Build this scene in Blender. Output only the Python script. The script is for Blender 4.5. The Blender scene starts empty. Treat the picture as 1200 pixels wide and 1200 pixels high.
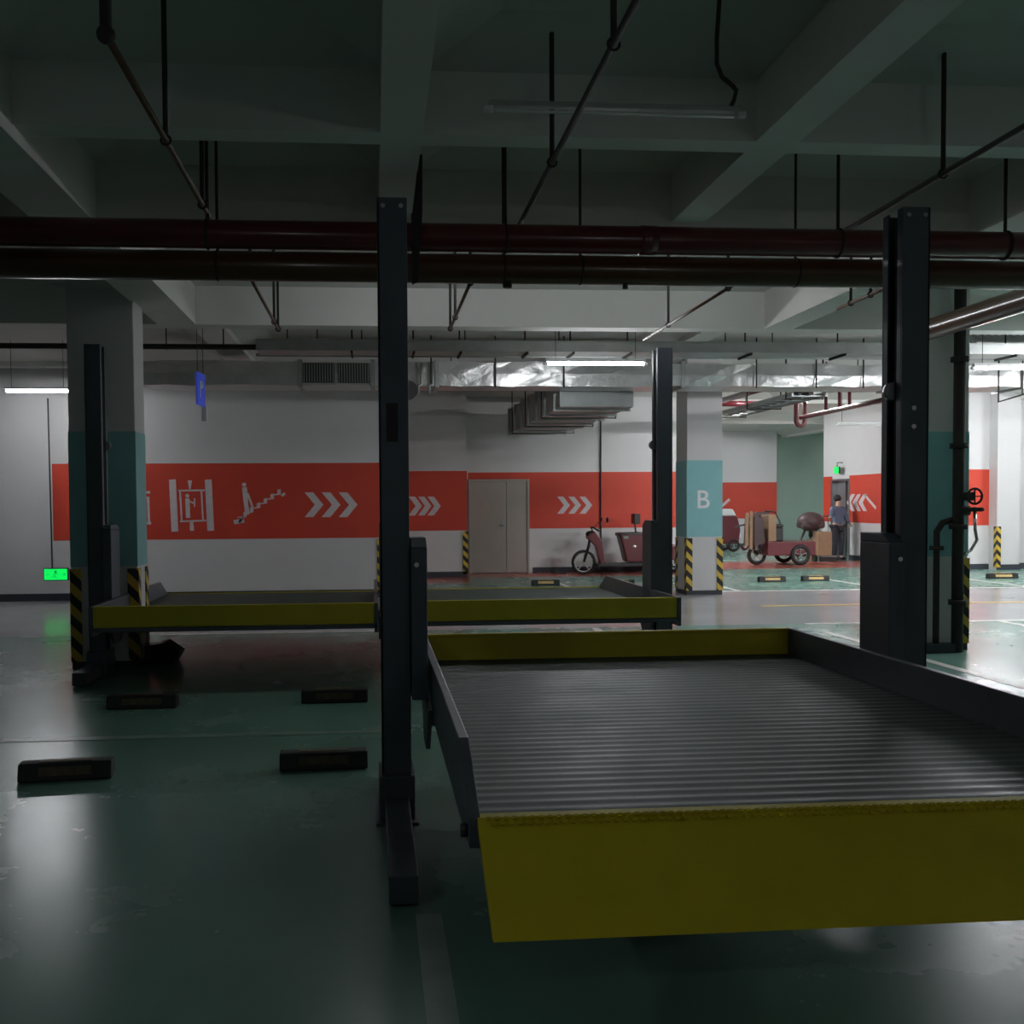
import bpy, bmesh, math, random
from mathutils import Vector, Matrix
random.seed(7)
PI = math.pi
scene = bpy.context.scene
C = scene.collection

# ------------------------------------------------------------------ camera
EYE = Vector((0, 0, 1.5))
YAW, PITCH, ROLL = math.radians(4.73), math.radians(-1.99), math.radians(-0.39)
F, CX, CY = 1200.0, 537.0, 633.3
cy, sy, cp, sp = math.cos(YAW), math.sin(YAW), math.cos(PITCH), math.sin(PITCH)
fwd = Vector((sy*cp, cy*cp, sp)); ri0 = Vector((cy, -sy, 0)); up0 = ri0.cross(fwd)
ri = ri0*math.cos(ROLL) + up0*math.sin(ROLL)
up = -ri0*math.sin(ROLL) + up0*math.cos(ROLL)
cam_d = bpy.data.cameras.new('camera'); cam = bpy.data.objects.new('camera', cam_d); C.objects.link(cam)
M3 = Matrix((ri, up, -fwd)).transposed()
cam.matrix_world = Matrix.Translation(EYE) @ M3.to_4x4()
cam_d.sensor_fit = 'HORIZONTAL'; cam_d.sensor_width = 36; cam_d.lens = 36*F/1200
cam_d.shift_x = (600-CX)/1200; cam_d.shift_y = (CY-600)/1200
cam_d.clip_start = 0.05; cam_d.clip_end = 200
scene.camera = cam

def ray(x, y): return ri*((x-CX)/F) - up*((y-CY)/F) + fwd
def at(x, y, Y): d = ray(x, y); return EYE + d*(Y/d.y)
def atX(x, y, X): d = ray(x, y); return EYE + d*(X/d.x)
def fl(x, y, z=0.0): d = ray(x, y); return EYE + d*((z-EYE.z)/d.z)

# ------------------------------------------------------------------ materials
def mat(name, col, rough=0.5, metal=0.0, var=0.0, vscale=3.0, bump=0.0, bscale=20.0, spec=0.5, emis=None, estr=0.0, rvar=0.0, stretch=None, coat=0.0):
    m = bpy.data.materials.new(name); m.use_nodes = True
    nt = m.node_tree; b = nt.nodes['Principled BSDF']
    b.inputs['Base Color'].default_value = (*col, 1); b.inputs['Roughness'].default_value = rough
    b.inputs['Metallic'].default_value = metal; b.inputs['Specular IOR Level'].default_value = spec
    b.inputs['Coat Weight'].default_value = coat; b.inputs['Coat Roughness'].default_value = 0.12
    if emis: b.inputs['Emission Color'].default_value = (*emis, 1); b.inputs['Emission Strength'].default_value = estr
    tc = nt.nodes.new('ShaderNodeTexCoord'); mp = nt.nodes.new('ShaderNodeMapping')
    nt.links.new(tc.outputs['Object'], mp.inputs['Vector'])
    if stretch: mp.inputs['Scale'].default_value = stretch
    if var or rvar:
        n = nt.nodes.new('ShaderNodeTexNoise'); n.inputs['Scale'].default_value = vscale; n.inputs['Detail'].default_value = 6; n.inputs['Roughness'].default_value = .6
        nt.links.new(mp.outputs[0], n.inputs['Vector'])
        if var:
            r = nt.nodes.new('ShaderNodeValToRGB')
            r.color_ramp.interpolation = 'EASE'; r.color_ramp.elements[0].position = .2; r.color_ramp.elements[1].position = .8
            r.color_ramp.elements[0].color = (*[c*(1-var) for c in col], 1); r.color_ramp.elements[1].color = (*[min(1, c*(1+var)) for c in col], 1)
            nt.links.new(n.outputs['Fac'], r.inputs['Fac']); nt.links.new(r.outputs['Color'], b.inputs['Base Color'])
        if rvar:
            mr = nt.nodes.new('ShaderNodeMapRange'); mr.inputs['From Min'].default_value = .15; mr.inputs['From Max'].default_value = .85; mr.interpolation_type = 'SMOOTHSTEP'
            mr.inputs['To Min'].default_value = max(0.02, rough-rvar); mr.inputs['To Max'].default_value = rough+rvar
            nt.links.new(n.outputs['Fac'], mr.inputs['Value']); nt.links.new(mr.outputs['Result'], b.inputs['Roughness'])
    if bump:
        n2 = nt.nodes.new('ShaderNodeTexNoise'); n2.inputs['Scale'].default_value = bscale; n2.inputs['Detail'].default_value = 4
        nt.links.new(mp.outputs[0], n2.inputs['Vector'])
        bp = nt.nodes.new('ShaderNodeBump'); bp.inputs['Strength'].default_value = bump; bp.inputs['Distance'].default_value = .02
        nt.links.new(n2.outputs['Fac'], bp.inputs['Height']); nt.links.new(bp.outputs['Normal'], b.inputs['Normal'])
    return m

def stripes_mat(name, a, b_, period=0.2, ang=1.0):
    """diagonal hazard stripes in object space"""
    m = bpy.data.materials.new(name); m.use_nodes = True; nt = m.node_tree; b = nt.nodes['Principled BSDF']
    b.inputs['Roughness'].default_value = .55
    tc = nt.nodes.new('ShaderNodeTexCoord'); s = nt.nodes.new('ShaderNodeSeparateXYZ'); nt.links.new(tc.outputs['Object'], s.inputs[0])
    def math_(op, i0, i1=None, v=None):
        n = nt.nodes.new('ShaderNodeMath'); n.operation = op; nt.links.new(i0, n.inputs[0])
        if i1: nt.links.new(i1, n.inputs[1])
        elif v is not None: n.inputs[1].default_value = v
        return n.outputs[0]
    xy = math_('ADD', s.outputs[0], s.outputs[1]); xy = math_('MULTIPLY', xy, v=ang)
    z = math_('ADD', xy, s.outputs[2]); z = math_('DIVIDE', z, v=period); z = math_('FRACT', z); z = math_('GREATER_THAN', z, v=.5)
    mx = nt.nodes.new('ShaderNodeMix'); mx.data_type = 'RGBA'; nt.links.new(z, mx.inputs['Factor'])
    mx.inputs['A'].default_value = (*a, 1); mx.inputs['B'].default_value = (*b_, 1)
    nt.links.new(mx.outputs['Result'], b.inputs['Base Color'])
    return m

FB = dict(rough=.26, rvar=.06, vscale=.7, bump=.03, bscale=1.6)
FG = dict(rough=.19, rvar=.06, vscale=.7, bump=.03, bscale=1.6)
M = {
 'green': mat('green_epoxy', (.15, .29, .24), var=.05, **FB),
 'grey': mat('grey_epoxy', (.42, .42, .44), var=.05, **FG),
 'red': mat('red_epoxy', (.42, .10, .075), var=.08, **FB),
 'line': mat('white_line_paint', (.62, .62, .58), rough=.4, var=.15, vscale=9),
 'yline': mat('yellow_line_paint', (.65, .42, .10), rough=.4, var=.15, vscale=9),
 'fline': mat('worn_line_paint', (.22, .33, .28), rough=.3, var=.2, vscale=5),
 'slab': mat('ceiling_paint', (.60, .59, .56), rough=.85, var=.05, vscale=1.2),
 'beam': mat('beam_paint', (.70, .69, .66), rough=.85, var=.05, vscale=1.2),
 'wall': mat('white_wall_paint', (.60, .59, .585), rough=.75, var=.03, vscale=.8),
 'orange': mat('orange_wall_paint', (.56, .048, .022), rough=.6, var=.06, vscale=1.5),
 'gwall': mat('pale_green_wall_paint', (.28, .38, .32), rough=.8, var=.03),
 'teal': mat('teal_column_paint', (.22, .47, .48), rough=.6, var=.05),
 'icon': mat('pale_stencil_paint', (.62, .55, .56), rough=.7, var=.1, vscale=20),
 'base': mat('dark_skirting', (.03, .035, .045), rough=.5),
 'post': mat('dark_blue_steel_paint', (.068, .082, .102), rough=.42, var=.12, vscale=5),
 'rail': mat('galvanised_rail_paint', (.10, .11, .135), rough=.38, metal=.2, var=.1, vscale=6),
 'deck': mat('galvanised_deck', (.055, .068, .058), rough=.48, spec=.3, var=.22, vscale=2.5, rvar=.08),
 'yellow': mat('yellow_steel_paint', (.58, .46, .012), rough=.48, var=.07, vscale=4),
 'bolt': mat('zinc_bolt', (.7, .7, .7), rough=.25, metal=1),
 'black': mat('black_rubber', (.012, .012, .012), rough=.6, var=.3, vscale=30),
 'stopyellow': mat('worn_yellow_reflector', (.085, .06, .03), rough=.6, var=.4, vscale=25),
 'stopyellow2': mat('yellow_reflector', (.62, .42, .16), rough=.5, var=.2, vscale=25),
 'redpipe': mat('dark_red_pipe_paint', (.12, .010, .016), rough=.3, var=.15, vscale=4, coat=.3),
 'brnpipe': mat('brown_red_pipe_paint', (.10, .042, .016), rough=.3, var=.15, vscale=4, coat=.3),
 'sprk': mat('rusty_sprinkler_pipe', (.11, .055, .03), rough=.55, var=.35, vscale=12),
 'rod': mat('dark_hanger_steel', (.03, .027, .024), rough=.85),
 'foil': mat('wrinkled_foil_insulation', (.58, .58, .57), rough=.33, metal=.7, bump=1.0, bscale=5, var=.12, vscale=3),
 'tray': mat('galvanised_cable_tray', (.36, .38, .37), rough=.42, metal=.6, var=.12, vscale=4),
 'grille': mat('dark_grille', (.05, .055, .05), rough=.6, metal=.3),
 'lampw': mat('white_lamp_housing', (.7, .7, .7), rough=.4),
 'door': mat('grey_beige_door_paint', (.34, .31, .27), rough=.5, var=.04),
 'steel': mat('brushed_steel', (.35, .35, .36), rough=.3, metal=.9),
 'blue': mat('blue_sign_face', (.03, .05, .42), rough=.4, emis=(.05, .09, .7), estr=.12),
 'white': mat('white_plastic', (.75, .75, .75), rough=.4),
 'trikered': mat('maroon_vehicle_paint', (.13, .022, .028), rough=.35, coat=.4, var=.08),
 'trikedark': mat('dark_vehicle_plastic', (.02, .018, .018), rough=.4),
 'chrome': mat('chrome', (.7, .68, .66), rough=.18, metal=1),
 'card': mat('brown_cardboard', (.30, .19, .11), rough=.8, var=.1, vscale=8),
 'hazard': stripes_mat('hazard_stripes', (.62, .42, .05), (.012, .012, .012), .2, 1.0),
 'skin': mat('skin', (.42, .25, .18), rough=.5),
 'cloth': mat('blue_grey_jacket_cloth', (.10, .13, .20), rough=.85, var=.1, vscale=12),
 'pants': mat('dark_trouser_cloth', (.03, .03, .04), rough=.9),
 'hair': mat('black_hair', (.012, .01, .01), rough=.6),
 'brownseat': mat('dark_brown_upholstery', (.07, .04, .04), rough=.55, var=.1),
}
LAMP_STR = 110.0
M['tube'] = mat('lit_tube', (1, 1, 1), emis=(.93, .96, 1.0), estr=LAMP_STR*.72)
M['tubedim'] = mat('dim_lit_tube', (1, 1, 1), emis=(.93, .97, 1.0), estr=LAMP_STR*.22)
M['tubebright'] = mat('bright_lit_tube', (1, 1, 1), emis=(.95, .96, 1.0), estr=LAMP_STR*3.4)
M['tubeoff'] = mat('unlit_tube', (.75, .78, .76), rough=.25)
M['exit'] = mat('green_exit_light', (.02, .5, .1), emis=(.0, .9, .10), estr=.42)
M['exitdark'] = mat('exit_symbol', (.01, .05, .02), rough=.5)

# ------------------------------------------------------------------ mesh builder
class MB:
    def __init__(s): s.bm = bmesh.new()
    def face(s, vs): 
        try: return s.bm.faces.new(vs)
        except ValueError: return None
    def box(s, x0, x1, y0, y1, z0, z1, mi=0):
        v = [s.bm.verts.new((x, y, z)) for z in (z0, z1) for y in (y0, y1) for x in (x0, x1)]
        for a in ((0,2,3,1),(4,5,7,6),(0,1,5,4),(2,6,7,3),(0,4,6,2),(1,3,7,5)):
            f = s.face([v[i] for i in a]); f.material_index = mi
        return s
    def obox(s, c, sx, sy_, sz, rot=None, mi=0):
        r = rot or Matrix.Identity(3); c = Vector(c)
        v = [s.bm.verts.new(c + r @ Vector((x*sx/2, y*sy_/2, z*sz/2))) for z in (-1,1) for y in (-1,1) for x in (-1,1)]
        for a in ((0,2,3,1),(4,5,7,6),(0,1,5,4),(2,6,7,3),(0,4,6,2),(1,3,7,5)):
            f = s.face([v[i] for i in a]); f.material_index = mi
        return s
    def bar(s, a, b, w, h=None):
        """rectangular bar from a to b"""
        a, b = Vector(a), Vector(b); h = h or w; d = b-a; q = d.to_track_quat('Y', 'Z').to_matrix()
        return s.obox((a+b)/2, w, d.length, h, q)
    def tube(s, pts, r, n=12, cap=True, smooth=True):
        pts = [Vector(p) for p in pts]; rr = r if isinstance(r, (list, tuple)) else [r]*len(pts)
        rings = []; prev = None
        for i, p in enumerate(pts):
            if i == 0: d = pts[1]-p
            elif i == len(pts)-1: d = p-pts[i-1]
            else: d = (pts[i+1]-p).normalized() + (p-pts[i-1]).normalized()
            d.normalize()
            if prev is None:
                u = d.orthogonal().normalized()
            else:
                u = prev - d*prev.dot(d)
                u = u.normalized() if u.length > 1e-6 else d.orthogonal().normalized()
            prev = u; w = d.cross(u)
            rings.append([s.bm.verts.new(p + (u*math.cos(2*PI*k/n) + w*math.sin(2*PI*k/n))*rr[i]) for k in range(n)])
        for a, b in zip(rings, rings[1:]):
            for k in range(n):
                f = s.face([a[k], a[(k+1)%n], b[(k+1)%n], b[k]])
                if f: f.smooth = smooth
        if cap: s.face(rings[0][::-1]); s.face(rings[-1])
        return s
    def prism(s, poly, axis_vec):
        """poly: list of 3-D points, extruded by axis_vec"""
        av = Vector(axis_vec); a = [s.bm.verts.new(Vector(p)) for p in poly]; b = [s.bm.verts.new(Vector(p)+av) for p in poly]
        s.face(a[::-1]); s.face(b); n = len(a)
        for i in range(n): s.face([a[i], a[(i+1)%n], b[(i+1)%n], b[i]])
        return s
    def torus(s, c, R, r, axis='X', n=28, m=8, rot=None):
        c = Vector(c); rings = []
        for i in range(n):
            t = 2*PI*i/n; ring = []
            for j in range(m):
                p = 2*PI*j/m; rad = R+r*math.cos(p); o = r*math.sin(p)
                v = {'X': (o, rad*math.cos(t), rad*math.sin(t)), 'Y': (rad*math.cos(t), o, rad*math.sin(t)), 'Z': (rad*math.cos(t), rad*math.sin(t), o)}[axis]
                v = Vector(v); v = rot @ v if rot else v
                ring.append(s.bm.verts.new(c+v))
            rings.append(ring)
        for i in range(n):
            a, b = rings[i], rings[(i+1)%n]
            for j in range(m):
                f = s.face([a[j], a[(j+1)%m], b[(j+1)%m], b[j]])
                if f: f.smooth = True
        return s
    def ball(s, c, rx, ry=None, rz=None, seg=16):
        ry = ry or rx; rz = rz or rx
        r = bmesh.ops.create_uvsphere(s.bm, u_segments=seg, v_segments=seg//2+2, radius=1, matrix=Matrix.Translation(Vector(c)) @ Matrix.Diagonal((rx, ry, rz, 1)))
        for v in r['verts']:
            for f in v.link_faces: f.smooth = True
        return s
    def build(s, name, m, parent=None, bevel=0.0, loc=None, seg=2):
        bmesh.ops.recalc_face_normals(s.bm, faces=s.bm.faces)
        me = bpy.data.meshes.new(name); 
        if loc is not None:
            bmesh.ops.translate(s.bm, verts=s.bm.verts, vec=-Vector(loc))
        s.bm.to_mesh(me); s.bm.free()
        for x in (m if isinstance(m, (list, tuple)) else [m]): me.materials.append(x)
        o = bpy.data.objects.new(name, me); C.objects.link(o)
        if loc is not None: o.location = loc
        if parent: o.parent = parent
        if bevel:
            b = o.modifiers.new('bevel', 'BEVEL'); b.width = bevel; b.segments = seg; b.limit_method = 'ANGLE'; b.angle_limit = math.radians(50)
        return o

def thing(name, label, cat, loc=(0, 0, 0), rz=0.0, group=None):
    o = bpy.data.objects.new(name, None); C.objects.link(o); o.location = loc; o.rotation_euler = (0, 0, rz)
    o.empty_display_size = .1; o['label'] = label; o['category'] = cat
    if group: o['group'] = group
    return o
def tag(o, label, cat, group=None):
    o['label'] = label; o['category'] = cat
    if group: o['group'] = group
    return o
def struct(o): o['kind'] = 'structure'; return o
def copy_tree(o, parent=None):
    c = o.copy(); C.objects.link(c); c.parent = parent
    for ch in [x for x in bpy.data.objects if x.parent == o]: copy_tree(ch, c)
    return c

# ------------------------------------------------------------------ floor
XL, XR, YB, YF = -14.0, 24.0, -7.0, 38.0
zones = [  # x0,x1,y0,y1,material index (0 green,1 grey,2 red)
 (XL, XR, YB, 12.25, 0), (XL, XR, 12.25, 16.9, 1),
 (XL, .1, 16.9, YF, 1), (.1, XR, 16.9, 19.6, 0),
 (.1, 1.9, 19.6, YF, 2), (1.9, 12.45, 19.6, 20.9, 0), (12.45, XR, 19.6, YF, 0),
 (1.9, 7.0, 20.9, YF, 2), (7.0, 12.45, 20.9, 22.6, 0), (7.0, 12.45, 22.6, 25.2, 2), (7.0, 12.45, 25.2, YF, 0)]
b = MB()
for x0, x1, y0, y1, mi in zones:
    vs = [b.bm.verts.new(p) for p in ((x0, y0, 0), (x1, y0, 0), (x1, y1, 0), (x0, y1, 0))]
    b.face(vs).material_index = mi
    vs = [b.bm.verts.new(p) for p in ((x0, y0, -.2), (x1, y0, -.2), (x1, y1, -.2), (x0, y1, -.2))]
    b.face(vs[::-1]).material_index = 1
me = bpy.data.meshes.new('floor'); b.bm.to_mesh(me); b.bm.free()
for k in ('green', 'grey', 'red'): me.materials.append(M[k])
floor = bpy.data.objects.new('floor', me); C.objects.link(floor); struct(floor)
def line(x0, x1, y0, y1, m='line'):
    MB().box(x0, x1, y0, y1, 0.0005, .003).build('painted_line', M[m], floor)
line(.14, .235, -6, 3.7, 'fline');  line(2.65, 2.75, -6, 5.6); line(5.15, 5.25, -6, 11.4)
line(-2.4, .1, 6.72, 6.82, 'fline')
line(.3, 2.6, 6.72, 6.82, 'fline')
for x in (.1, 2.65, 7.8, 10.4, 13.0): line(x-.05, x+.05, 7.0 if x > 5 else 7.0, 12.15)
line(2.5, 20, 16.85, 16.97); line(5.3, 20, 12.15, 12.27); line(-2.5, .1, 12.15, 12.27)
for x in (5.6, 8.3): line(x, x+1.9, 14.35, 14.5, 'yline')
for x in (.9, 3.5, 6.2, 8.8, 11.4, 14.0): line(x-.05, x+.05, 17.0, 19.6)
line(11, 20, 13.0, 13.12, 'yline')

# ------------------------------------------------------------------ ceiling: haunched slab panels and beams
ZS, ZH, HW = 3.95, 3.80, .38
b = MB()
def panel(x0, x1, y0, y1, hw=HW):
    o = [(x0, y0), (x1, y0), (x1, y1), (x0, y1)]; i = [(x0+hw, y0+hw), (x1-hw, y0+hw), (x1-hw, y1-hw), (x0+hw, y1-hw)]
    ov = [b.bm.verts.new((*p, ZH)) for p in o]; iv = [b.bm.verts.new((*p, ZS)) for p in i]
    b.face(iv[::-1])
    for k in range(4): b.face([ov[k], iv[k], iv[(k+1)%4], ov[(k+1)%4]])
ybs = [(-7, -4), (-3.75, 1.7), (1.9, 5.5), (5.68, 7.1)]
for y0, y1 in ybs:
    for x0, x1 in ((-6.2, -2.22), (-1.83, .057), (.28, 2.1), (2.34, 4.28), (4.6, 6.6), (6.85, 9.0)):
        panel(x0, x1, y0, y1)
for y0, y1 in ((7.35, 10.95), (11.2, 16.7), (16.95, 22.3), (22.55, 28), (28.25, 38)):
    for x0, x1 in ((-6.2, -2.22), (-1.83, 4.28), (4.6, 9.0), (9.3, 14.0), (14.3, 20)): panel(x0, x1, y0, y1)
vs = [b.bm.verts.new(p) for p in ((XL, YB, 4.15), (XR, YB, 4.15), (XR, YF, 4.15), (XL, YF, 4.15))]; b.face(vs)
me = bpy.data.meshes.new('ceiling'); b.bm.to_mesh(me); b.bm.free(); me.materials.append(M['slab'])
ceil = bpy.data.objects.new('ceiling', me); C.objects.link(ceil); struct(ceil)
def beam(x0, x1, y0, y1, z): MB().box(x0, x1, y0, y1, z, 4.1).build('beam', M['beam'], ceil)
for x0, x1, z in ((.057, .28, 3.47), (2.1, 2.34, 3.47), (6.6, 6.85, 3.47)):
    for y0, y1 in ((-7, -4), (-3.75, 1.7), (1.9, 5.5), (5.68, 7.1)): beam(x0, x1, y0, y1, z)
beam(-2.22, -1.83, -7, 11.2, 3.4)
beam(4.28, 4.6, -7, 11.2, 3.4); beam(9.0, 9.3, -7, 11.2, 3.4); beam(-6.6, -6.2, -7, 38, 3.4)
beam(-2.22, -1.83, 11.2, 38, 3.72); beam(4.28, 4.6, 11.2, 38, 3.72); beam(9.0, 9.3, 11.2, 38, 3.72); beam(14.0, 14.3, 7.35, 38, 3.72); beam(20, 24, -7, 38, 3.72); beam(9.3, 20, -7, 7.1, 3.7); beam(-14, -6.6, -7, 38, 3.7)
for y0, y1, z in ((-4, -3.75, 3.47), (1.7, 1.9, 3.47), (5.5, 5.68, 3.47)): 
    for x0, x1 in ((-6.2, -2.22), (-1.83, 4.28), (4.6, 9.0)): beam(x0, x1, y0, y1, z)
for y0, y1 in ((7.1, 7.35), (10.95, 11.2)):
    for x0, x1 in ((-6.2, -2.22), (-1.83, 4.28), (4.6, 9.0), (9.3, 20)): beam(x0, x1, y0, y1, 3.4)
for y0 in (16.7, 22.3, 28.0):
    for x0, x1 in ((-6.2, -2.22), (-1.83, 4.28), (4.6, 9.0), (9.3, 14.0), (14.3, 20)): beam(x0, x1, y0, y0+.25, 3.72)

# ------------------------------------------------------------------ walls (stripe 0.97..2.2)
def wallmesh(name, x0, x1, y0, y1, stripe_x=None, mats=('wall', 'orange'), zs=(.97, 2.2), top=4.1, face='Y'):
    """solid wall block; front face banded: 'Y' = toward -Y, 'X' = toward -X, 'x' = toward +X"""
    b = MB(); b.box(x0, x1, y0, y1, 0, top)
    o = b.build(name, [M[m] for m in mats]); struct(o)
    if stripe_x:
        a, c = stripe_x
        if face == 'Y': MB().box(a, c, y0-.004, y0, *zs).build('orange_band', M['orange'], o)
        elif face == 'X': MB().box(x0-.004, x0, a, c, *zs).build('orange_band', M['orange'], o)
        else: MB().box(x1, x1+.004, a, c, *zs).build('orange_band', M['orange'], o)
    return o
YW1, YW2, YW3 = 16.9, 21.1, 22.2
w1 = wallmesh('wall_left', XL, .1, YW1, YW1+.25, (at(62, 600, YW1).x, .1))
w1b = wallmesh('wall_recess', -.15, .1, YW1+.25, YW2, (YW1+.25, YW2), face='x')
w2 = wallmesh('wall_middle', -.15, 1.93, YW2, YW2+.25, (.1, 1.93))
MB().box(1.93, 1.934, YW2, YW3, .97, 2.2).build('orange_band', M['orange'], w2)
w3 = wallmesh('wall_back', 1.68, 7.3, YW3, YW3+.25)
dx0, dx1 = at(549, 620, YW3).x, at(620, 620, YW3).x
MB().box(dx1, 7.3, YW3-.004, YW3, .97, 2.2).build('orange_band', M['orange'], w3)
MB().box(dx0, dx1, YW3-.004, YW3, 2.05, 2.2).build('orange_band', M['orange'], w3)
w3b = wallmesh('wall_back_return', 7.05, 7.3, YW3+.25, 34)
wf = wallmesh('wall_far', 7.3, 13.74, 34, 34.25, (7.3, 13.74))
MB().box(13.74, 13.744, 34, 34.25, .97, 2.2).build('orange_band', M['orange'], wf)
wg = struct(MB().box(13.74, 18.5, 34.25, 34.5, 0, 4.1).build('wall_green', M['gwall']))
ws = wallmesh('wall_side', 12.45, 12.7, 21.8, 25.95, (21.8, 25.95), face='X')
ws2 = wallmesh('wall_side_far', 12.45, 12.7, 26.95, 27.5, (26.95, 27.5), face='X')
MB().box(12.45, 12.7, 25.95, 26.95, 2.12, 4.1).build('lintel', M['wall'], ws2)
wb = wallmesh('wall_right_block', 12.45, 13.55, 21.55, 21.8, (12.45, 13.55))
wr = struct(MB().box(13.55, 22, 21.75, 22.0, 0, 4.1).build('wall_right', M['wall']))
pil = struct(MB().box(13.53, 14.05, 21.25, 21.75, 0, 4.1).build('wall_pilaster', M['wall']))
struct(MB().box(XR-.2, XR, YB, YF, 0, 4.1).build('wall_far_right', M['wall']))
struct(MB().box(XL, XL+.2, YB, YW1, 0, 4.1).build('wall_far_left', M['wall']))
struct(MB().box(XL, XR, YB-.2, YB, 0, 4.1).build('wall_behind', M['wall']))
struct(MB().box(18.3, 18.5, 22.0, 34.25, 0, 4.1).build('wall_lift_lobby', M['wall']))
# skirtings
def skirt(n, *bx): struct(MB().box(*bx).build(n, M['base']))
skirt('baseboard_left', XL+.2, .1, YW1-.02, YW1, 0, .12)
skirt('baseboard_recess', .1, .12, YW1, YW2-.02, 0, .12)
skirt('baseboard_middle', .12, 1.93, YW2-.02, YW2, 0, .12)
skirt('baseboard_back', dx1+.08, 7.3, YW3-.02, YW3, 0, .12)
skirt('baseboard_far', 7.3, 13.74, 33.98, 34, 0, .12)
skirt('baseboard_block', 12.45, 13.55, 21.53, 21.55, 0, .12)
skirt('baseboard_side', 12.43, 12.45, 21.55, 25.95, 0, .12)
skirt('baseboard_pilaster', 13.53, 14.07, 21.23, 21.25, 0, .12)
skirt('baseboard_right', 14.07, 22, 21.73, 21.75, 0, .12)

# stencils on the orange band, traced on the wall plane
def decal(name, polys, Y, parent, m='icon', th=.004, off=.004):
    b = MB()
    for p in polys: b.prism([at(x, y, Y-off) for x, y in p], (0, -th, 0))
    return b.build(name, M[m], parent)
def stroke(a, c, w):
    (x0, y0), (x1, y1) = a, c; L = math.hypot(x1-x0, y1-y0); nx, ny = -(y1-y0)/L*w/2, (x1-x0)/L*w/2
    return [(x0+nx, y0+ny), (x1+nx, y1+ny), (x1-nx, y1-ny), (x0-nx, y0-ny)]
def disc(x, y, r, n=10): return [(x+r*math.cos(2*PI*k/n), y+r*math.sin(2*PI*k/n)) for k in range(n)]
def chevron(x, y0, y1, w, t, Y, parent, tw):
    ym = (y0+y1)/2
    # pointing right if w > 0
    decal('chevron', [[(x, y0), (x+t, y0), (x+t+w, ym), (x+w, ym)], [(x+w, ym), (x+t+w, ym), (x+t, y1), (x, y1)]], Y, parent)
for x in (357, 377, 397): chevron(x, 577, 606, 12, 10, YW1, w1, 0)
for x in (479, 490, 501): chevron(x, 582, 604, 8, 7.5, YW2, w2, 0)
for x in (653, 666, 679): chevron(x, 582, 602, 8, 7, YW3, w3, 0)
# lift icon
decal('lift_icon', [stroke((202, 562), (205, 623), 8), stroke((244, 562), (247, 622), 8),
  stroke((209, 575), (240, 574.5), 2), stroke((211, 611), (242, 610), 2), stroke((211, 575), (213, 611), 2), stroke((236, 575), (238, 611), 2),
  disc(219.5, 581, 2.3), stroke((219.5, 584), (220.5, 607), 5), stroke((221, 587), (228, 590), 2), stroke((228, 584), (228, 594), 1.6),
  [(220, 563), (225, 563), (223.5, 573), (221.5, 573)], [(222.5, 611), (226.5, 611), (227.5, 622), (222.5, 622)]], YW1, w1)
# escalator icon
st = []
for k in range(6): x = 284+8*k; y = 607-5.2*k; st += [[(x-6, y), (x+5, y-1.5), (x+5, y-8), (x+1, y-7), (x+1, y-2.5), (x-6, y-1)]]
st += [stroke((274, 612), (286, 610), 5), stroke((280, 612), (288, 603), 3), stroke((330, 581), (334, 578), 3)]
decal('escalator_icon', st + [disc(286, 568, 2.5), stroke((286.5, 571), (288, 588), 5.5), stroke((288, 588), (290, 603), 5), stroke((290, 578), (296, 594), 2.5)], YW1, w1)
# entrance icon, mostly behind the column
decal('entrance_icon', [stroke((158, 577), (176, 577), 3), stroke((164, 573), (164, 577), 3), stroke((158, 583), (175, 583), 2), stroke((159, 583), (160, 613), 3), stroke((165.5, 583), (166.5, 613), 2.5),
  stroke((173.5, 583), (174.5, 613), 3), stroke((158, 613), (177, 613), 3), stroke((170, 586), (171, 611), 1.6)], YW1, w1)
# far wall mark and side wall chevrons (pointing left)
decal('arrow_mark', [stroke((846, 593), (855, 585), 3)], 34, wf)
b = MB()
def sidep(x, y): return atX(x, y, 12.445)
for x0 in (993, 1000, 1007):
    pl = [sidep(x0+5, 579), sidep(x0+9, 579), sidep(x0+4, 589), sidep(x0+9, 599), sidep(x0+5, 599), sidep(x0-1, 589)]
    MB().prism(pl[:3]+[pl[5]], (-.004, 0, 0)).prism([pl[5], pl[2], pl[3], pl[4]], (-.004, 0, 0)).build('chevron', M['icon'], ws)
MB().prism([sidep(1012, 580), sidep(1014, 579), sidep(1027, 594), sidep(1026, 597)], (-.004, 0, 0)).build('arrow_mark', M['icon'], ws)
b.bm.free()

# door in the back wall
dr = bpy.data.objects.new('door_1', None); C.objects.link(dr); struct(dr); dr.location = (dx0, YW3, 0)
dm = (dx0+dx1)/2-.0
def dloc(o, p): o.parent = p; return o
W = dx1-dx0
split = W*.62
MB().box(.05, split-.004, -.05, -.005, .015, 2.0).build('door_leaf', M['door'], dr, bevel=.004)
MB().box(split+.004, W-.05, -.05, -.005, .015, 2.0).build('door_leaf', M['door'], dr, bevel=.004)
MB().box(0, .05, -.07, -.005, 0, 2.05).box(W-.05, W, -.07, -.005, 0, 2.05).box(.05, W-.05, -.07, -.005, 2.0, 2.05).build('door_frame', M['door'], dr, bevel=.004)
MB().box(split-.09, split-.04, -.06, -.05, .95, 1.15).tube([(split-.065, -.06, 1.05), (split-.065, -.10, 1.05), (split-.16, -.10, 1.05)], .009, 8).build('door_handle', M['steel'], dr)
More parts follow.
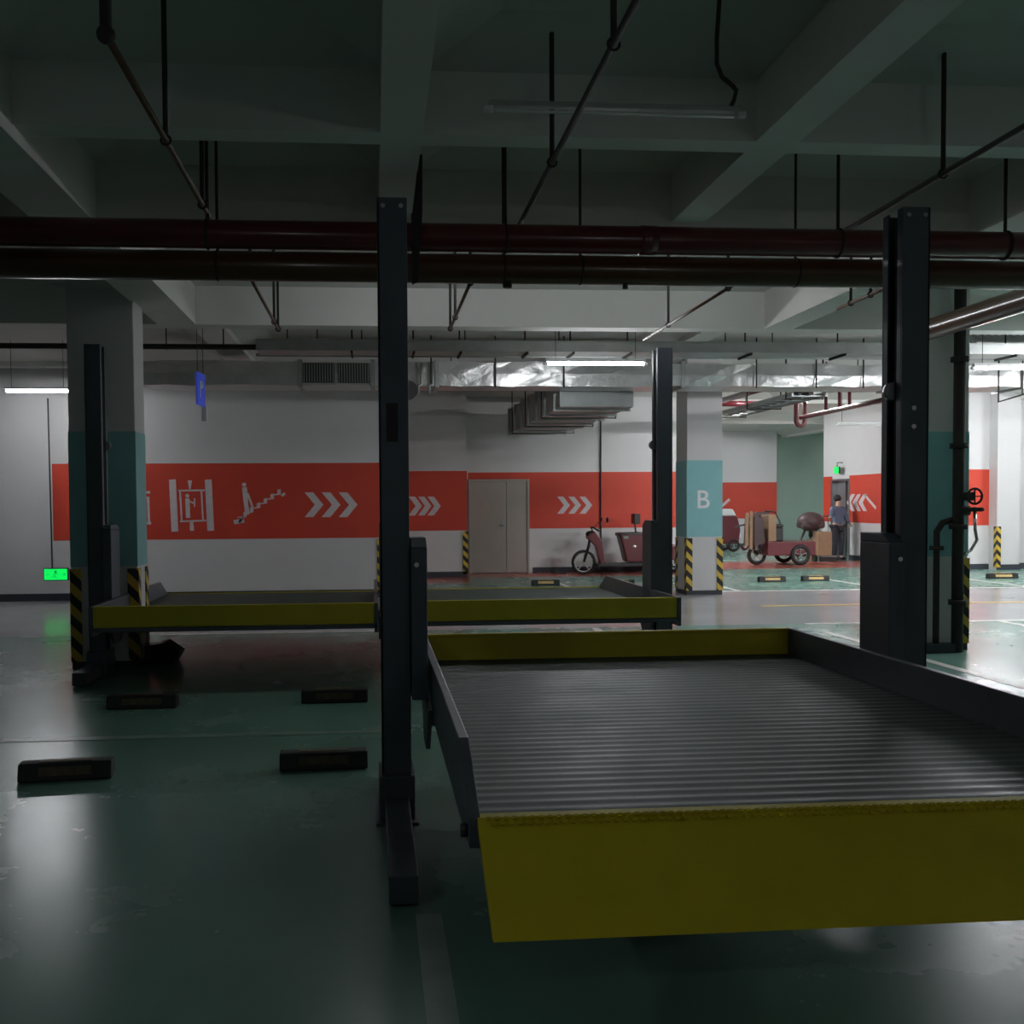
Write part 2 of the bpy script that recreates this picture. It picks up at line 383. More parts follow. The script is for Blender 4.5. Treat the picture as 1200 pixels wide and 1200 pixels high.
# lift doorway in the side wall
d2 = bpy.data.objects.new('door_2', None); C.objects.link(d2); struct(d2); d2.location = (12.45, 25.95, 0)
MB().box(-.02, .27, -.05, 0.03, 0, 2.12).box(-.02, .27, .97, 1.05, 0, 2.12).box(-.02, .27, .03, .97, 2.06, 2.12).build('door_frame', M['steel'], d2)
MB().box(.14, .19, .5, .97, .01, 2.06).build('door_leaf', M['steel'], d2)
MB().box(.6, .62, .0, 1.0, .01, 2.3).build('cabin_wall', M['steel'], d2)

# corner guards on walls (protectors with hazard stripes)
def guard_on(parent, x0, x1, y0, y1, z0=.06, z1=.95):
    return MB().box(x0, x1, y0, y1, z0, z1).build('corner_guard', M['hazard'], parent)
guard_on(w1, .055, .115, YW1-.02, YW1+.12)
guard_on(w2, 1.84, 1.95, YW2-.02, YW2+.1)
guard_on(pil, 13.515, 13.61, 21.22, 21.34)

# conduits on the walls
tag(MB().tube([at(704, 470, YW3-.03), at(704, 612, YW3-.03), at(705, 673, YW3-.03)], .016, 8).build('conduit', M['rod']), 'thin dark conduit running down the orange-banded wall right of the door', 'conduit')

# ------------------------------------------------------------------ columns
def column(x0, x1, y0, y1, label, letter=None, guards=True, top=4.05):
    o = thing('column', label, 'column', ((x0+x1)/2, (y0+y1)/2, 0), 0)
    hx, hy = (x1-x0)/2, (y1-y0)/2
    MB().box(-hx, hx, -hy, hy, 0, top).build('shaft', M['wall'], o, bevel=.008)
    MB().box(-hx-.004, hx+.004, -hy-.004, hy+.004, .95, 2.2).build('painted_band', M['teal'], o)
    MB().box(-hx-.005, hx+.005, -hy-.005, hy+.005, 0, .07).build('skirting', M['base'], o)
    if guards:
        for sx in (-1, 1):
            for sy_ in (-1, 1):
                g = MB(); cx_, cy_ = sx*hx, sy_*hy
                g.box(min(cx_, cx_-sx*.09)-(.012 if sx < 0 else 0), max(cx_, cx_-sx*.09)+(.012 if sx > 0 else 0), cy_-.012, cy_+.012, .07, .93)
                g.box(cx_-.012, cx_+.012, min(cy_, cy_-sy_*.09), max(cy_, cy_-sy_*.09), .07, .93)
                g.build('corner_guard', M['hazard'], o)
    if letter:
        cu = bpy.data.curves.new('letter', 'FONT'); cu.body = letter; cu.size = .42; cu.extrude = .002; cu.align_x = 'CENTER'; cu.offset = .004
        t = bpy.data.objects.new('letter_tmp', cu); C.objects.link(t)
        bpy.context.view_layer.update()
        me = bpy.data.meshes.new_from_object(t.evaluated_get(bpy.context.evaluated_depsgraph_get()))
        bpy.data.objects.remove(t)
        lo = bpy.data.objects.new('painted_letter', me); C.objects.link(lo); me.materials.clear(); me.materials.append(M['white'])
        lo.parent = o; lo.location = (-.03, -hy-.008, 1.42); lo.rotation_euler = (PI/2, 0, 0)
    return o
column(-2.79, -2.19, 9.72, 10.12, 'grey concrete column with teal band behind the leftmost lift post', top=3.9)
column(5.11, 5.70, 16.38, 16.98, 'white column with pale teal band and letter B', 'B')
rc = column(5.37, 5.965, 9.85, 10.45, 'shadowed concrete column with valves and dark riser pipe, beside the tall right lift post', guards=False, top=3.9)
guard_on(rc, .22, .31, -.32, -.28, .07, .93)

# riser pipes and valves by the right column
t = thing('riser_pipe', 'dark vertical riser pipe with two handwheel valves on the right column', 'pipe', (at(1123, 600, 9.7).x, 9.7, 0))
MB().tube([(0, 0, 0.01), (0, 0, 3.7)], .055, 14).build('pipe_run', M['rod'], t)
for z in (.5, 1.25, 2.05, 2.9):
    MB().tube([(0, 0, z-.025), (0, 0, z+.025)], .085, 14).build('flange', M['rod'], t)
MB().tube([(0, 0, 1.55), (.12, -.06, 1.55)], .045, 10).build('valve_body', M['rod'], t)
MB().tube([(0, 0, 1.41), (.10, -.03, 1.41)], .05, 10).build('valve_body', M['rod'], t)
hw_ = MB().torus((.12, -.08, 1.55), .075, .012, 'Y').bar((.05, -.08, 1.55), (.19, -.08, 1.55), .012).bar((.12, -.08, 1.48), (.12, -.08, 1.62), .012).build('handwheel', M['rod'], t)
MB().torus((.14, -.06, 1.42), .06, .022, 'Z').bar((.09, -.06, 1.42), (.19, -.06, 1.42), .02).tube([(.1, -.02, 1.40), (.14, -.06, 1.44)], .014, 8).build('handwheel', M['rod'], t)
MB().tube([(.14, -.05, 1.40), (.14, -.06, 1.22), (.16, -.06, 1.12), (.10, -.06, 1.02), (.04, -.05, .98)], .016, 8).build('drain_hook', M['chrome'], t)
t = thing('short_riser_pipe', 'short black pipe running up the shadowed front of the right column', 'pipe', (at(1097, 700, 9.73).x, 9.73, 0))
MB().tube([(0, 0, .03), (0, 0, 1.2), (.06, 0, 1.29), (.17, 0, 1.32)], .032, 12).build('pipe_run', M['rod'], t)
MB().tube([(0, 0, 1.02), (0, 0, 1.06)], .07, 12).build('flange', M['rod'], t)
MB().box(-.16, .21, -.07, .06, 0.0, .09).build('pipe_plinth', M['base'], t, bevel=.01)

# ------------------------------------------------------------------ parking lifts
def make_lift(label, xc, yc, rz, hw=1.08, po=1.28, z=.60, posts=(-1, 1), sgn=1):
    o = thing('parking_lift', label, 'car lift', (xc, yc, 0), rz, None)
    lip_h = .152
    for s in posts:
        P = bpy.data.objects.new('post', None)
        b = MB(); w, d, th = .07, .10, .012
        X = s*po
        # C-section: web outside, flanges front and back, short returns on the open side
        b.box(X+s*w-(th if s > 0 else 0), X+s*w+(th if s < 0 else 0), -d, d, .012, 2.94)
        x0, x1 = sorted((X-s*w, X+s*w))
        b.box(x0, x1, -d, -d+th, .012, 2.94); b.box(x0, x1, d-th, d, .012, 2.94)
        xr0, xr1 = sorted((X-s*w, X-s*w+s*th))
        b.box(xr0, xr1, -d+th, -d+.055, .012, 2.94); b.box(xr0, xr1, d-.055, d-th, .012, 2.94)
        p = b.build('post', M['post'], o, bevel=.003)
        for q in (-1, 1):
            MB().tube([(X+q*.042, -d-.006, 2.90), (X+q*.042, -d+.001, 2.90)], .011, 10).build('bolt', M['bolt'], p)
        if s > 0:
            for zz in (1.96, 1.87): MB().tube([(X-.01, -d-.008, zz), (X-.01, -d+.001, zz)], .012, 10).build('bolt', M['bolt'], p)
        else:
            MB().box(X-.035, X+.02, -d-.004, -d+.001, 1.80, 1.98).build('cover_plate', M['rod'], p)
        # chain and pulley inside the channel
        MB().tube([(X-s*.055, -.02, .6), (X-s*.055, -.02, 2.85)], .010, 8).build('chain', M['rod'], p)
        MB().tube([(X-s*.075, -.035, 2.05), (X-s*.075, .0, 2.05)], .045, 16).build('pulley', M['steel'], p)
        # foot
        MB().box(X-.085, X+.085, -d-.05, d+.05, 0.012, .22).build('foot_collar', M['post'], o, bevel=.006)
        MB().box(X-.10, X+.10, -.2, .2, 0, .012).build('foot_plate', M['post'], o)
        MB().box(X-.056, X+.056, -1.18, .70, .012, .12).build('base_beam', M['post'], o, bevel=.006)
        # carriage riding the post
        c0, c1 = sorted((X-s*(w+.004), X-s*.15))
        cb = MB().box(c0, c1, -.15, .16, z-.02, 1.30)
        cb.prism([(c0, -.15, 1.30), (c0, -.06, 1.345), (c0, .16, 1.345), (c0, .16, 1.30)], (c1-c0, 0, 0))
        car = cb.build('carriage', M['post'], o, bevel=.005)
        MB().tube([(X-s*(w+.03), -.158, 1.22), (X-s*(w+.03), -.149, 1.22)], .012, 10).build('bolt', M['bolt'], car)
        xb = X-s*.14
        MB().prism([(xb, -.35, z-.03), (xb, .35, z-.03), (xb, .12, z-.26), (xb, -.12, z-.26)], (-s*.02, 0, 0)).build('bracket', M['post'], o)
    # pallet: corrugated deck, cross-beams, rails, ramp, end lip
    b = MB(); n = int(3.0/.075); prof = []
    for k in range(n):
        y = -2.05+k*.075
        prof += [(y, .0105), (y+.018, .009), (y+.036, .0105), (y+.046, .014), (y+.066, .014)]
    prof = [(-2.05+k*.0125, .0022*math.cos(2*PI*k/6)+.010 + (.001 if k % 6 == 0 else 0)) for k in range(241)]
    top = [[b.bm.verts.new((x, y, z+h-.014)) for y, h in prof] for x in (-hw, hw)]
    bot = [[b.bm.verts.new((x, y, z+h-.024)) for y, h in prof] for x in (-hw, hw)]
    for i in range(len(prof)-1):
        b.face([top[0][i], top[1][i], top[1][i+1], top[0][i+1]]); b.face([bot[0][i], bot[0][i+1], bot[1][i+1], bot[1][i]])
    for f in b.bm.faces: f.smooth = True
    b.build('deck', M['deck'], o)
    MB().box(-po+.15, po-.15, -.12, .12, z-.15, z-.03).build('cross_beam', M['rail'], o)
    for y in (-1.5, -.8, .6): MB().box(-hw, hw, y-.03, y+.03, z-.10, z-.03).build('cross_beam', M['rail'], o)
    for s in (-1, 1):
        b = MB(); x0 = s*hw; t_ = s*.035
        pr = [(-2.05, z-.09), (-2.05, z), (-1.69, z+lip_h), (.985, z+lip_h), (.985, z-.09)]
        b.prism([(x0, y, zz) for y, zz in pr], (t_, 0, 0))
        r = b.build('side_rail', M['rail'], o, bevel=.004)
        MB().tube([(x0+t_, -2.0, z-.05), (x0+t_+s*.02, -2.0, z-.05)], .02, 10).build('bolt', M['base'], r)
    MB().box(-hw, hw, .95, .975, z-.02, z+lip_h).box(-hw, hw, .935, .95, z+lip_h-.015, z+lip_h).build('end_lip', M['yellow'], o, bevel=.003)
    MB().box(-hw-.03, hw+.03, .955, .985, z-.055, z-.022).build('end_beam', M['rail'], o, bevel=.004)
    # ramp with turned-under edge and a strip of rivets
    b = MB(); y0, z0, y1, z1 = -2.05, z, -2.44, z-.195
    b.prism([(-hw-.01, y0+.03, z0+.004), (-hw-.01, y0, z0), (-hw-.01, y1, z1), (-hw-.01, y1+.05, z1-.01), (-hw-.01, y1+.05, z1), (-hw-.01, y0+.03, z0-.014)], (2*hw+.02, 0, 0))
    rp = b.build('ramp_plate', M['yellow'], o)
    b = MB()
    for k in range(84):
        x = -hw+.02+k*(2*hw-.04)/83
        b.obox((x, y0-.012, z0+.0005), .012, .012, .006, Matrix.Rotation(.46, 3, 'X'))
        b.obox((x+.012, y0-.032, z0-.0095), .012, .012, .006, Matrix.Rotation(.46, 3, 'X'))
    b.build('tread_studs', M['yellow'], rp)
    return o
make_lift('nearest two-post car lift with wide olive-yellow ramp in front and grey ribbed deck', 1.38, 4.95, 0)
make_lift('far left car lift with low yellow end bar, in front of the teal-banded column', -1.13, 9.42, PI, hw=1.13, po=1.33, z=.545)
make_lift('far right car lift, its low yellow end bar reaching the slim back post', 1.43, 9.42, PI, hw=1.12, po=1.27, z=.555, posts=(-1,))
# dark bracket foot by the far left post
tag(MB().prism([(-2.24, 9.95, 0), (-1.92, 9.95, 0), (-1.86, 9.95, .10), (-2.0, 9.95, .2), (-2.24, 9.95, .16)], (0, .3, 0)).build('rubber_chock', M['black'], bevel=.01), 'black wedge chock on the floor by the leftmost lift post', 'chock')

# ------------------------------------------------------------------ wheel stops
def stop(x0, x1, y, label, ym, loc_only=False):
    w = x1-x0; o = thing('wheel_stop', label, 'wheel stop', ((x0+x1)/2, y+.075, 0), 0, 'rubber wheel stops')
    b = MB(); b.prism([(-w/2, -.075, 0), (-w/2, -.05, .10), (-w/2, .05, .10), (-w/2, .075, 0)], (w, 0, 0))
    b.build('rubber_block', M['black'], o, bevel=.012)
    b = MB(); 
    b.prism([(-w*.28, -.0690, .032), (-w*.28, -.0575, .078), (-w*.28, -.055, .078), (-w*.28, -.066, .032)], (w*.56, 0, 0))
    b.box(-w*.28, w*.28, -.03, .03, .099, .103)
    b.build('reflector_strip', M[ym], o)
    return o
stop(-1.955, -1.46, 5.72, 'near black wheel stop lying in the floor glare at left', 'stopyellow').rotation_euler.z = .10
stop(-.545, -.045, 5.8, 'near black wheel stop closest to the nearest lift post', 'stopyellow').rotation_euler.z = .03
stop(-1.99, -1.475, 7.72, 'black wheel stop under the far left lift, nearer its teal-banded column', 'stopyellow')
stop(-.56, -.055, 7.78, 'black wheel stop under the far left lift, further from the teal-banded column', 'stopyellow')
for (px, py, n, w_) in ((640, 686, 'small wheel stop on green floor below the double door', .52), (728, 686, 'small wheel stop on the floor just below the scooter tricycle', .52),
                    (906, 682, 'tan wheel stop below the loaded cargo tricycle, nearest column B', .52), (957, 681, 'tan wheel stop below the brown carton on its hand truck', .52), (1177, 678, 'tan wheel stop beside the striped corner guard at the far right wall', .6)):
    p = fl(px, py); stop(p.x-w_/2, p.x+w_/2, p.y, n, 'stopyellow2')

# ------------------------------------------------------------------ pipes under the ceiling
def rod(parent, a, b_, r=.008, name='hanger_rod', m='rod'): return MB().tube([a, b_], r, 8).build(name, M[m], parent)
t = thing('fire_pipe', 'dark red fire pipe crossing the whole view under the ceiling beams', 'pipe', (0, 6.25, 3.12))
MB().tube([(-9, 0, 0), (12, 0, 0)], .084, 20).build('pipe_run', M['redpipe'], t)
for x in (-3.6, 1.7, 5.9): MB().tube([(x-.05, 0, 0), (x+.05, 0, 0)], .088, 20).build('coupling', M['redpipe'], t)
for px, ytop, Yr in ((243, 170, 6.2), (592, 180, 6.2), (982, 190, 6.2), (1178, 276, 6.25)):
    p = at(px, 262, 6.25); rod(t, (p.x, 0, .07), (p.x, 0, .75), .011)
    MB().torus((p.x, 0, 0), .086, .008, 'X').build('pipe_clamp', M['rod'], t)
t = thing('fire_pipe', 'brown-red pipe running just below the dark red fire pipe, elbowing away at right', 'pipe', (0, 6.42, 2.972))
MB().tube([(-9, 0, 0), (4.55, 0, 0), (4.66, .03, 0), (4.73, .1, 0), (4.76, .2, .0), (4.76, 2.3, 0.0), (4.76, 2.42, .06), (4.76, 2.48, .2), (4.76, 2.48, .95)], .090, 20).build('pipe_run', M['brnpipe'], t)
for px in (255, 590, 680, 932):
    p = at(px, 300, 6.42); rod(t, (p.x, 0, .07), (p.x, 0, .95), .009); MB().torus((p.x, 0, 0), .086, .008, 'X').build('pipe_clamp', M['rod'], t)
for x, r in ((.85, .05), (1.6, .03)): MB().tube([(x, -.01, -.06), (x, -.01, -.115)], r*.6, 10).build('drain_plug', M['rod'], t)
t = thing('fire_pipe', 'thin pipe tucked between the red and brown pipes', 'pipe', (0, 6.66, 3.055))
MB().tube([(-9, 0, 0), (12, 0, 0)], .035, 14).build('pipe_run', M['brnpipe'], t)
# tapered pipe bracket beside the near post
t = thing('pipe_bracket', 'tapered dark steel bracket hanging behind the top of the near left post', 'bracket', tuple(at(488, 262, 6.12)))
o0 = at(488, 262, 6.12)
MB().prism([at(483, 250, 6.12)-o0, at(495, 250, 6.12)-o0, at(495, 181, 6.12)-o0, at(491, 181, 6.12)-o0], (0, .02, 0)).build('hanger_plate', M['rod'], t)
MB().prism([at(482, 250, 6.12)-o0, at(495, 250, 6.12)-o0, at(490, 330, 6.12)-o0, at(483, 333, 6.12)-o0], (0, .02, 0)).build('clamp_plate', M['rod'], t)
# sprinkler branch pipes toward the camera
def sprinkler(x, y0, y1, label, drops, z=3.25, r=.015, m='sprk'):
    t = thing('sprinkler_pipe', label, 'pipe', (x, 0, z), 0, 'sprinkler branch pipes')
    MB().tube([(0, y0, 0), (0, y1, 0)], r, 10).build('pipe_run', M[m], t)
    for y in drops:
        MB().tube([(0, y, 0), (0, y, .70)], .013, 8).build('hanger_rod', M['rod'], t)
        MB().torus((0, y, 0), r+.008, .006, 'Y', 14, 6).build('pipe_clamp', M['rod'], t)
    return t
sprinkler(-.97, 3.95, 6.45, 'rusty branch pipe running from the red fire pipe toward upper left', (5.05, 6.1))
s2 = sprinkler(.93, -1, 6.45, 'dark branch pipe slanting from the red fire pipe up to the top centre', (3.9, 5.25), m='rod')
s3 = sprinkler(3.05, -1, 6.45, 'dark branch pipe slanting from the red fire pipe to the upper right', (5.3,), m='rod')
sprinkler(-.92, 7.9, 10.4, 'rusty branch pipe behind the red fire pipe, left of the near post', (8.0, 9.9, 10.3))
sprinkler(.78, 8.0, 10.3, 'rusty branch pipe behind the red fire pipe, right of the near post', (8.1, 9.6, 10.2))
sprinkler(2.9, 7.8, 10.8, 'thin branch pipe behind the fire pipes slanting toward column B', (8.2, 9.9))
sprinkler(4.08, 7.5, 8.75, 'orange thin branch pipe beside the bright beam left of the tall right post', (8.15, 8.5), z=3.2)
t = bpy.data.objects['sprinkler_pipe']
MB().tube([(0, 3.95, 0), (0, 3.95, .75)], .022, 10).ball((0, 3.95, 0), .035).build('drop_elbow', M['rod'], t)

# ------------------------------------------------------------------ lamps
def lamp(c, L, label, lit=True, rz=0.0, cat='lamp', wires=True, grp='tube lamps', bare=False):
    o = thing('tube_lamp', label, cat, tuple(c), rz, grp)
    h = L/2
    if lit: MB().box(-h, h, -.028, .028, .008, .04).box(-h, h, -.04 if bare else -.12, .04 if bare else .12, .0, .008).build('housing', M['lampw'], o, bevel=.002)
    else: MB().box(-h, h, -.02, .02, .0, .025).build('housing', M['tray'], o, bevel=.004)
    MB().tube([(-h+.03, 0, -.018), (h-.03, 0, -.018)], .016 if lit else .008, 12).build('tube', M['tube' if lit else 'tubeoff'], o)
    for s in (-1, 1): MB().box(s*h-.02, s*h+.02, -.02, .02, -.036 if lit else -.022, .0).build('end_cap', M['lampw'], o, bevel=.003)
    if wires:
        for s in (-1, 1): MB().tube([(s*h*.8, 0, .04), (s*h*.8, 0, max(.12, 3.95-c[2]-.02))], .004, 6).build('hanger_wire', M['rod'], o)
    return o
pl = at(44, 457, 15.4); lamp(pl, .92, 'lit tube lamp glowing at the far left, in front of the pale wall')
pc = at(698, 424.5, 12.0); lamp(pc, 1.2, 'lit tube lamp in the middle, under the cable tray left of the slim back post', bare=True)
pr = at(1195, 430, 12.0); lamp(pr, 1.2, 'brightly lit tube lamp at the right edge beyond the riser pipe', bare=True)
# unlit lamp hanging near the camera
pu = at(722, 128.5, 4.78); lamp(pu, 1.2, 'unlit pale tube lamp hanging near the ceiling right of the centre beam', lit=False, wires=False)
pts = [at(843, -40, 4.78), at(843, 0, 4.78), at(840, 45, 4.78), at(840, 75, 4.78), at(846, 90, 4.78), at(858, 100, 4.78), at(863, 106, 4.78), at(860, 118, 4.78), at(857, 124, 4.78)]
tag(MB().tube(pts, .011, 8).build('hanging_cable', M['rod']), 'loose black cable dangling with a hooked end at the top', 'cable')
# unseen lamps: lane row and far lifts inferred, the rest added for their light
offs = [((11.2, 12.0, 3.2), 0, 2), ((14.6, 12.0, 3.2), 0, 2), ((11.5, 18.3, 3.73), 0, 2), ((8.0, 18.3, 3.73), 0, 2), ((15.5, 18.0, 3.5), 0, 2),
        ((14.6, 30.4, 3.3), PI/2, 2), ((-9.5, 13.2, 3.3), 0, 0), ((8.45, 26.2, 3.3), PI/2, 2), ((9.6, 10.0, 3.3), 0, 2), ((-2.6, 1.2, 3.0), PI/2, 0), ((3.0, -1.6, 3.0), 0, 0), ((.4, 9.0, 3.76), 0, 0), ((3.0, 9.0, 3.76), 0, 0)]

# ------------------------------------------------------------------ ducts, trays
YD = 14.8
zt, zb = at(600, 425, YD).z, at(600, 452, YD).z
t = thing('air_duct', 'long foil-wrapped air duct crossing the view below the ceiling', 'duct', (0, YD, zb))
H_ = zt-zb
def wobble_duct(x0, x1, seed, m):
    b = MB(); rnd = random.Random(seed); n = max(2, int((x1-x0)/.35)); prev = None
    for k in range(n+1):
        x = x0+(x1-x0)*k/n; j = lambda: rnd.uniform(-.018, .018)
        ring = [b.bm.verts.new(p) for p in ((x, j(), j()), (x, -.02+j(), H_*.5+j()), (x, j(), H_+j()), (x, .7, H_), (x, .7, 0))]
        if prev:
            for i in range(5): b.face([prev[i], prev[(i+1)%5], ring[(i+1)%5], ring[i]])
        prev = ring
        if k in (0, n): b.face(ring if k else ring[::-1])
    return b.build('duct_section', m, t)
xs = [at(165, 440, YD).x, at(352, 440, YD).x, at(437, 440, YD).x, at(512, 440, YD).x, at(800, 440, YD).x, 9.8, 18.0]
for i, (a, c) in enumerate(zip(xs, xs[1:])): wobble_duct(a+.01, c-.01, 30+i, M['foil'])
for x in xs[1:-1] + [7.9]: MB().box(x-.03, x+.03, -.03, .73, -.03, H_+.03).build('flange', M['tray'], t)
for px0, px1 in ((355, 392), (396, 433)):
    a, c = at(px0, 440, YD).x, at(px1, 440, YD).x
    g = MB().box(a, c, -.035, -.02, .03, H_-.02).build('grille', M['grille'], t)
    b = MB()
    for k in range(12): x = a+(c-a)*(k+.5)/12; b.box(x-.006, x+.006, -.042, -.035, .04, H_-.03)
    b.build('slats', M['tray'], g)
for px in (505, 580, 660, 885, 955, 1010): 
    p = at(px, 425, YD); MB().tube([(p.x, -.05, -.03), (p.x, -.05, 3.95-zb-.02)], .012, 8).build('hanger_rod', M['rod'], t)
# duct running to the back wall
t = thing('branch_duct', 'ribbed branch duct running back to the wall above the double door', 'duct', (0, 15.6, 0))
xa, xb_ = at(597, 508, 21.4).x, at(661, 508, 21.4).x; zz = at(600, 508, 21.4).z; z1 = zz+.50
MB().box(xa, xb_, 0, 5.9, zz, z1).build('duct_section', M['tray'], t, bevel=.01)
for k in range(7):
    y = .35+k*.9; MB().box(xa-.035, xb_+.035, y, y+.05, zz-.03, z1+.03).build('flange', M['tray'], t)
for k in (1, 3, 5):
    y = .5+k*.9
    MB().tube([(xa-.05, y, 3.9), (xa-.05, y, zz-.05), (xb_+.05, y, zz-.05), (xb_+.05, y, 3.9)], .012, 6).build('hanger_rod', M['rod'], t)
# cable tray
YT = 12.2
zt1, zt0 = at(600, 399, YT).z, at(600, 412, YT).z
t = thing('cable_tray', 'long galvanised cable tray crossing the view above the middle lamp', 'cable tray', (0, YT, zt0))
hT = zt1-zt0
x0, x1 = at(300, 405, YT).x, 17.0
MB().box(x0, x1, 0, .01, 0, hT).box(x0, x1, .39, .40, 0, hT).box(x0, x1, .01, .39, 0, .01).box(x0, x1, -.015, 0, 0, .012).box(x0, x1, -.015, 0, hT-.012, hT).build('tray_body', M['tray'], t)
for k, px in enumerate((412, 455, 485, 540, 618, 672, 740, 880, 990, 1190)):
    p = at(px, 400, YT); MB().tube([(p.x, .2, .0), (p.x, .2, 3.95-zt0-.02)], .010, 8).box(p.x-.012, p.x+.012, -.02, .42, -.03, 0).build('hanger_rod', M['rod'], t)
for dy in (.1, .2, .28): MB().tube([(x0, dy, .05), (x1, dy, .05)], .022, 8).build('cable', M['base'], t)
# lower thin pipes left
t = thing('dark_conduit', 'dark pipe running along the wall top at left, behind the hanging blue sign', 'pipe', (0, 12.6, 0))
a, c = at(165, 406, 12.6), at(300, 408, 12.6)
MB().tube([(a.x-3, 0, a.z), (c.x, 0, a.z)], .035, 10).build('pipe_run', M['rod'], t)
for px in (260, 335): 
    p = at(px, 410, 12.6)
for px in (195, 262): 
    p = at(px, 410, 12.6); rod(t, (p.x, 0, p.z), (p.x, 0, 3.93))
t = thing('grey_conduit', 'pale conduit above the duct left of the near post', 'pipe', (0, 12.9, 0))
a, c = at(300, 416, 12.9), at(560, 417, 12.9)
MB().tube([(a.x, 0, a.z), (9.0, 0, a.z)], .022, 10).build('pipe_run', M['tray'], t)
for px in (337, 372, 424, 470, 545, 655, 850, 905): p = at(px, 410, 12.9); rod(t, (p.x, 0, a.z), (p.x, 0, 3.93))
# red pipe behind and below the duct
t = thing('thin_red_pipe', 'thin red pipe along the underside of the foil duct', 'pipe', (0, 15.58, at(600, 456, 15.58).z))
MB().tube([(at(478, 456, 15.58).x, 0, 0), (9.5, 0, 0)], .035, 10).build('pipe_run', M['redpipe'], t)
for x in (1.2, 4.8, 7.6): rod(t, (x, 0, 0), (x, 0, 3.9-t.location.z))
# short pipe stubs under duct
dct = bpy.data.objects['air_duct']; dl = Vector(dct.location)
for px in (492, 505):
    MB().tube([at(px+2, 425, 14.7)-dl, at(px+2, 450, 14.7)-dl, at(px-2, 452, 14.7)-dl, at(px-2, 461, 14.7)-dl], .022, 8).build('duct_strap', M['tray'], dct)

# ladder tray beyond column B
t = thing('ladder_tray', 'ladder-type cable tray hanging right of column B', 'cable tray', (6.6, 0, 3.2))
for x in (0, .55): MB().box(x-.015, x+.015, 15.7, 19.5, -.03, .04).build('side_rail', M['tray'], t)
for k in range(11): y = 15.8+k*.35; MB().box(.015, .535, y, y+.04, -.02, 0).build('rung', M['tray'], t)
for y in (15.9, 17.6, 19.3):
    MB().tube([(-.03, y, .7), (-.03, y, -.05), (.58, y, -.05), (.58, y, .7)], .014, 8).build('hanger_frame', M['rod'], t)
MB().tube([(.12, 15.7, .03), (.12, 19.4, .03)], .04, 10).build('cable', M['base'], t)
MB().tube([(.3, 15.7, .03), (.3, 19.4, .03)], .04, 10).build('cable', M['base'], t)
t = thing('upper_red_pipe', 'dark red pipe lying above the ladder tray right of column B', 'pipe', (6.75, 0, 3.48))
MB().tube([(0, 15.65, 0), (0, 20, 0)], .055, 12).build('pipe_run', M['redpipe'], t)
MB().tube([(0, 20, 0), (1.1, 20.0, 0)], .055, 12).build('pipe_run', M['redpipe'], t)
# U-shaped red pipe with horizontal branch
p0 = at(933, 466, 17.7); p1 = at(933, 494, 17.7); p2 = at(938, 499, 17.7); p3 = at(943, 494, 17.7); p4 = at(943, 466, 17.7)
t = thing('bent_red_pipe', 'bright dark-red U-shaped pipe loop hanging beyond column B', 'pipe', tuple(p2))
for p in (p0, p4): MB().tube([p-p2, Vector((p.x, p.y, 3.9))-p2], .02, 8).build('hanger_rod', M['rod'], t)
MB().tube([p-p2 for p in (p0, p1, at(935, 498, 17.7), p2, at(941, 498, 17.7), p3, p4)], .042, 12).build('pipe_loop', M['redpipe'], t)
t = thing('side_red_pipe', 'red pipe with short risers running from the pipe loop toward the right post', 'pipe', (7.55, 0, 3.0))
q = 3.0-1.5
MB().tube([(0, 12.6, .02), (0, 17.6, .0)], .04, 12).build('pipe_run', M['redpipe'], t)
for y in (15.75, 16.1, 16.6): MB().tube([(0, y, 0), (0, y, .62)], .028, 8).build('riser', M['redpipe'], t)
MB().tube([(0, 16.6, .5), (0, 16.6, .94)], .012, 8).build('hanger_rod', M['rod'], t)
lamp(at(1010, 497, 17.2), .9, 'unlit pale tube lamp below the side red pipe, left of the tall right post', lit=False)
# flexible grey duct and hanging bracket right edge
t = thing('corrugated_duct', 'corrugated grey duct at the right edge above the foil duct', 'duct', (0, 13.0, 0))
a, c = at(1136, 402, 13.0), at(1260, 402, 13.0)
b = MB(); pts = []; rr = []
for k in range(60): pts.append((a.x+(c.x+1.5-a.x)*k/59, 0, a.z)); rr.append(.115 if k % 2 else .10)
b.tube(pts, rr, 16).build('duct_section', M['tray'], t)
t = thing('wire_bracket', 'thin steel bracket hanging below the duct at the right edge', 'bracket', tuple(at(1170, 471, 14.0)))
up_ = lambda p: Vector((p.x, p.y, 3.945))
o0 = at(1170, 471, 14.0)
MB().tube([p-o0 for p in (up_(at(1170, 471, 14)), at(1170, 471, 14), at(1200, 462, 14), at(1240, 455, 14))], .014, 8).build('bracket_rod', M['rod'], t)
MB().tube([p-o0 for p in (at(1198, 463, 14), up_(at(1198, 463, 14)))], .010, 8).build('bracket_strut', M['rod'], t)

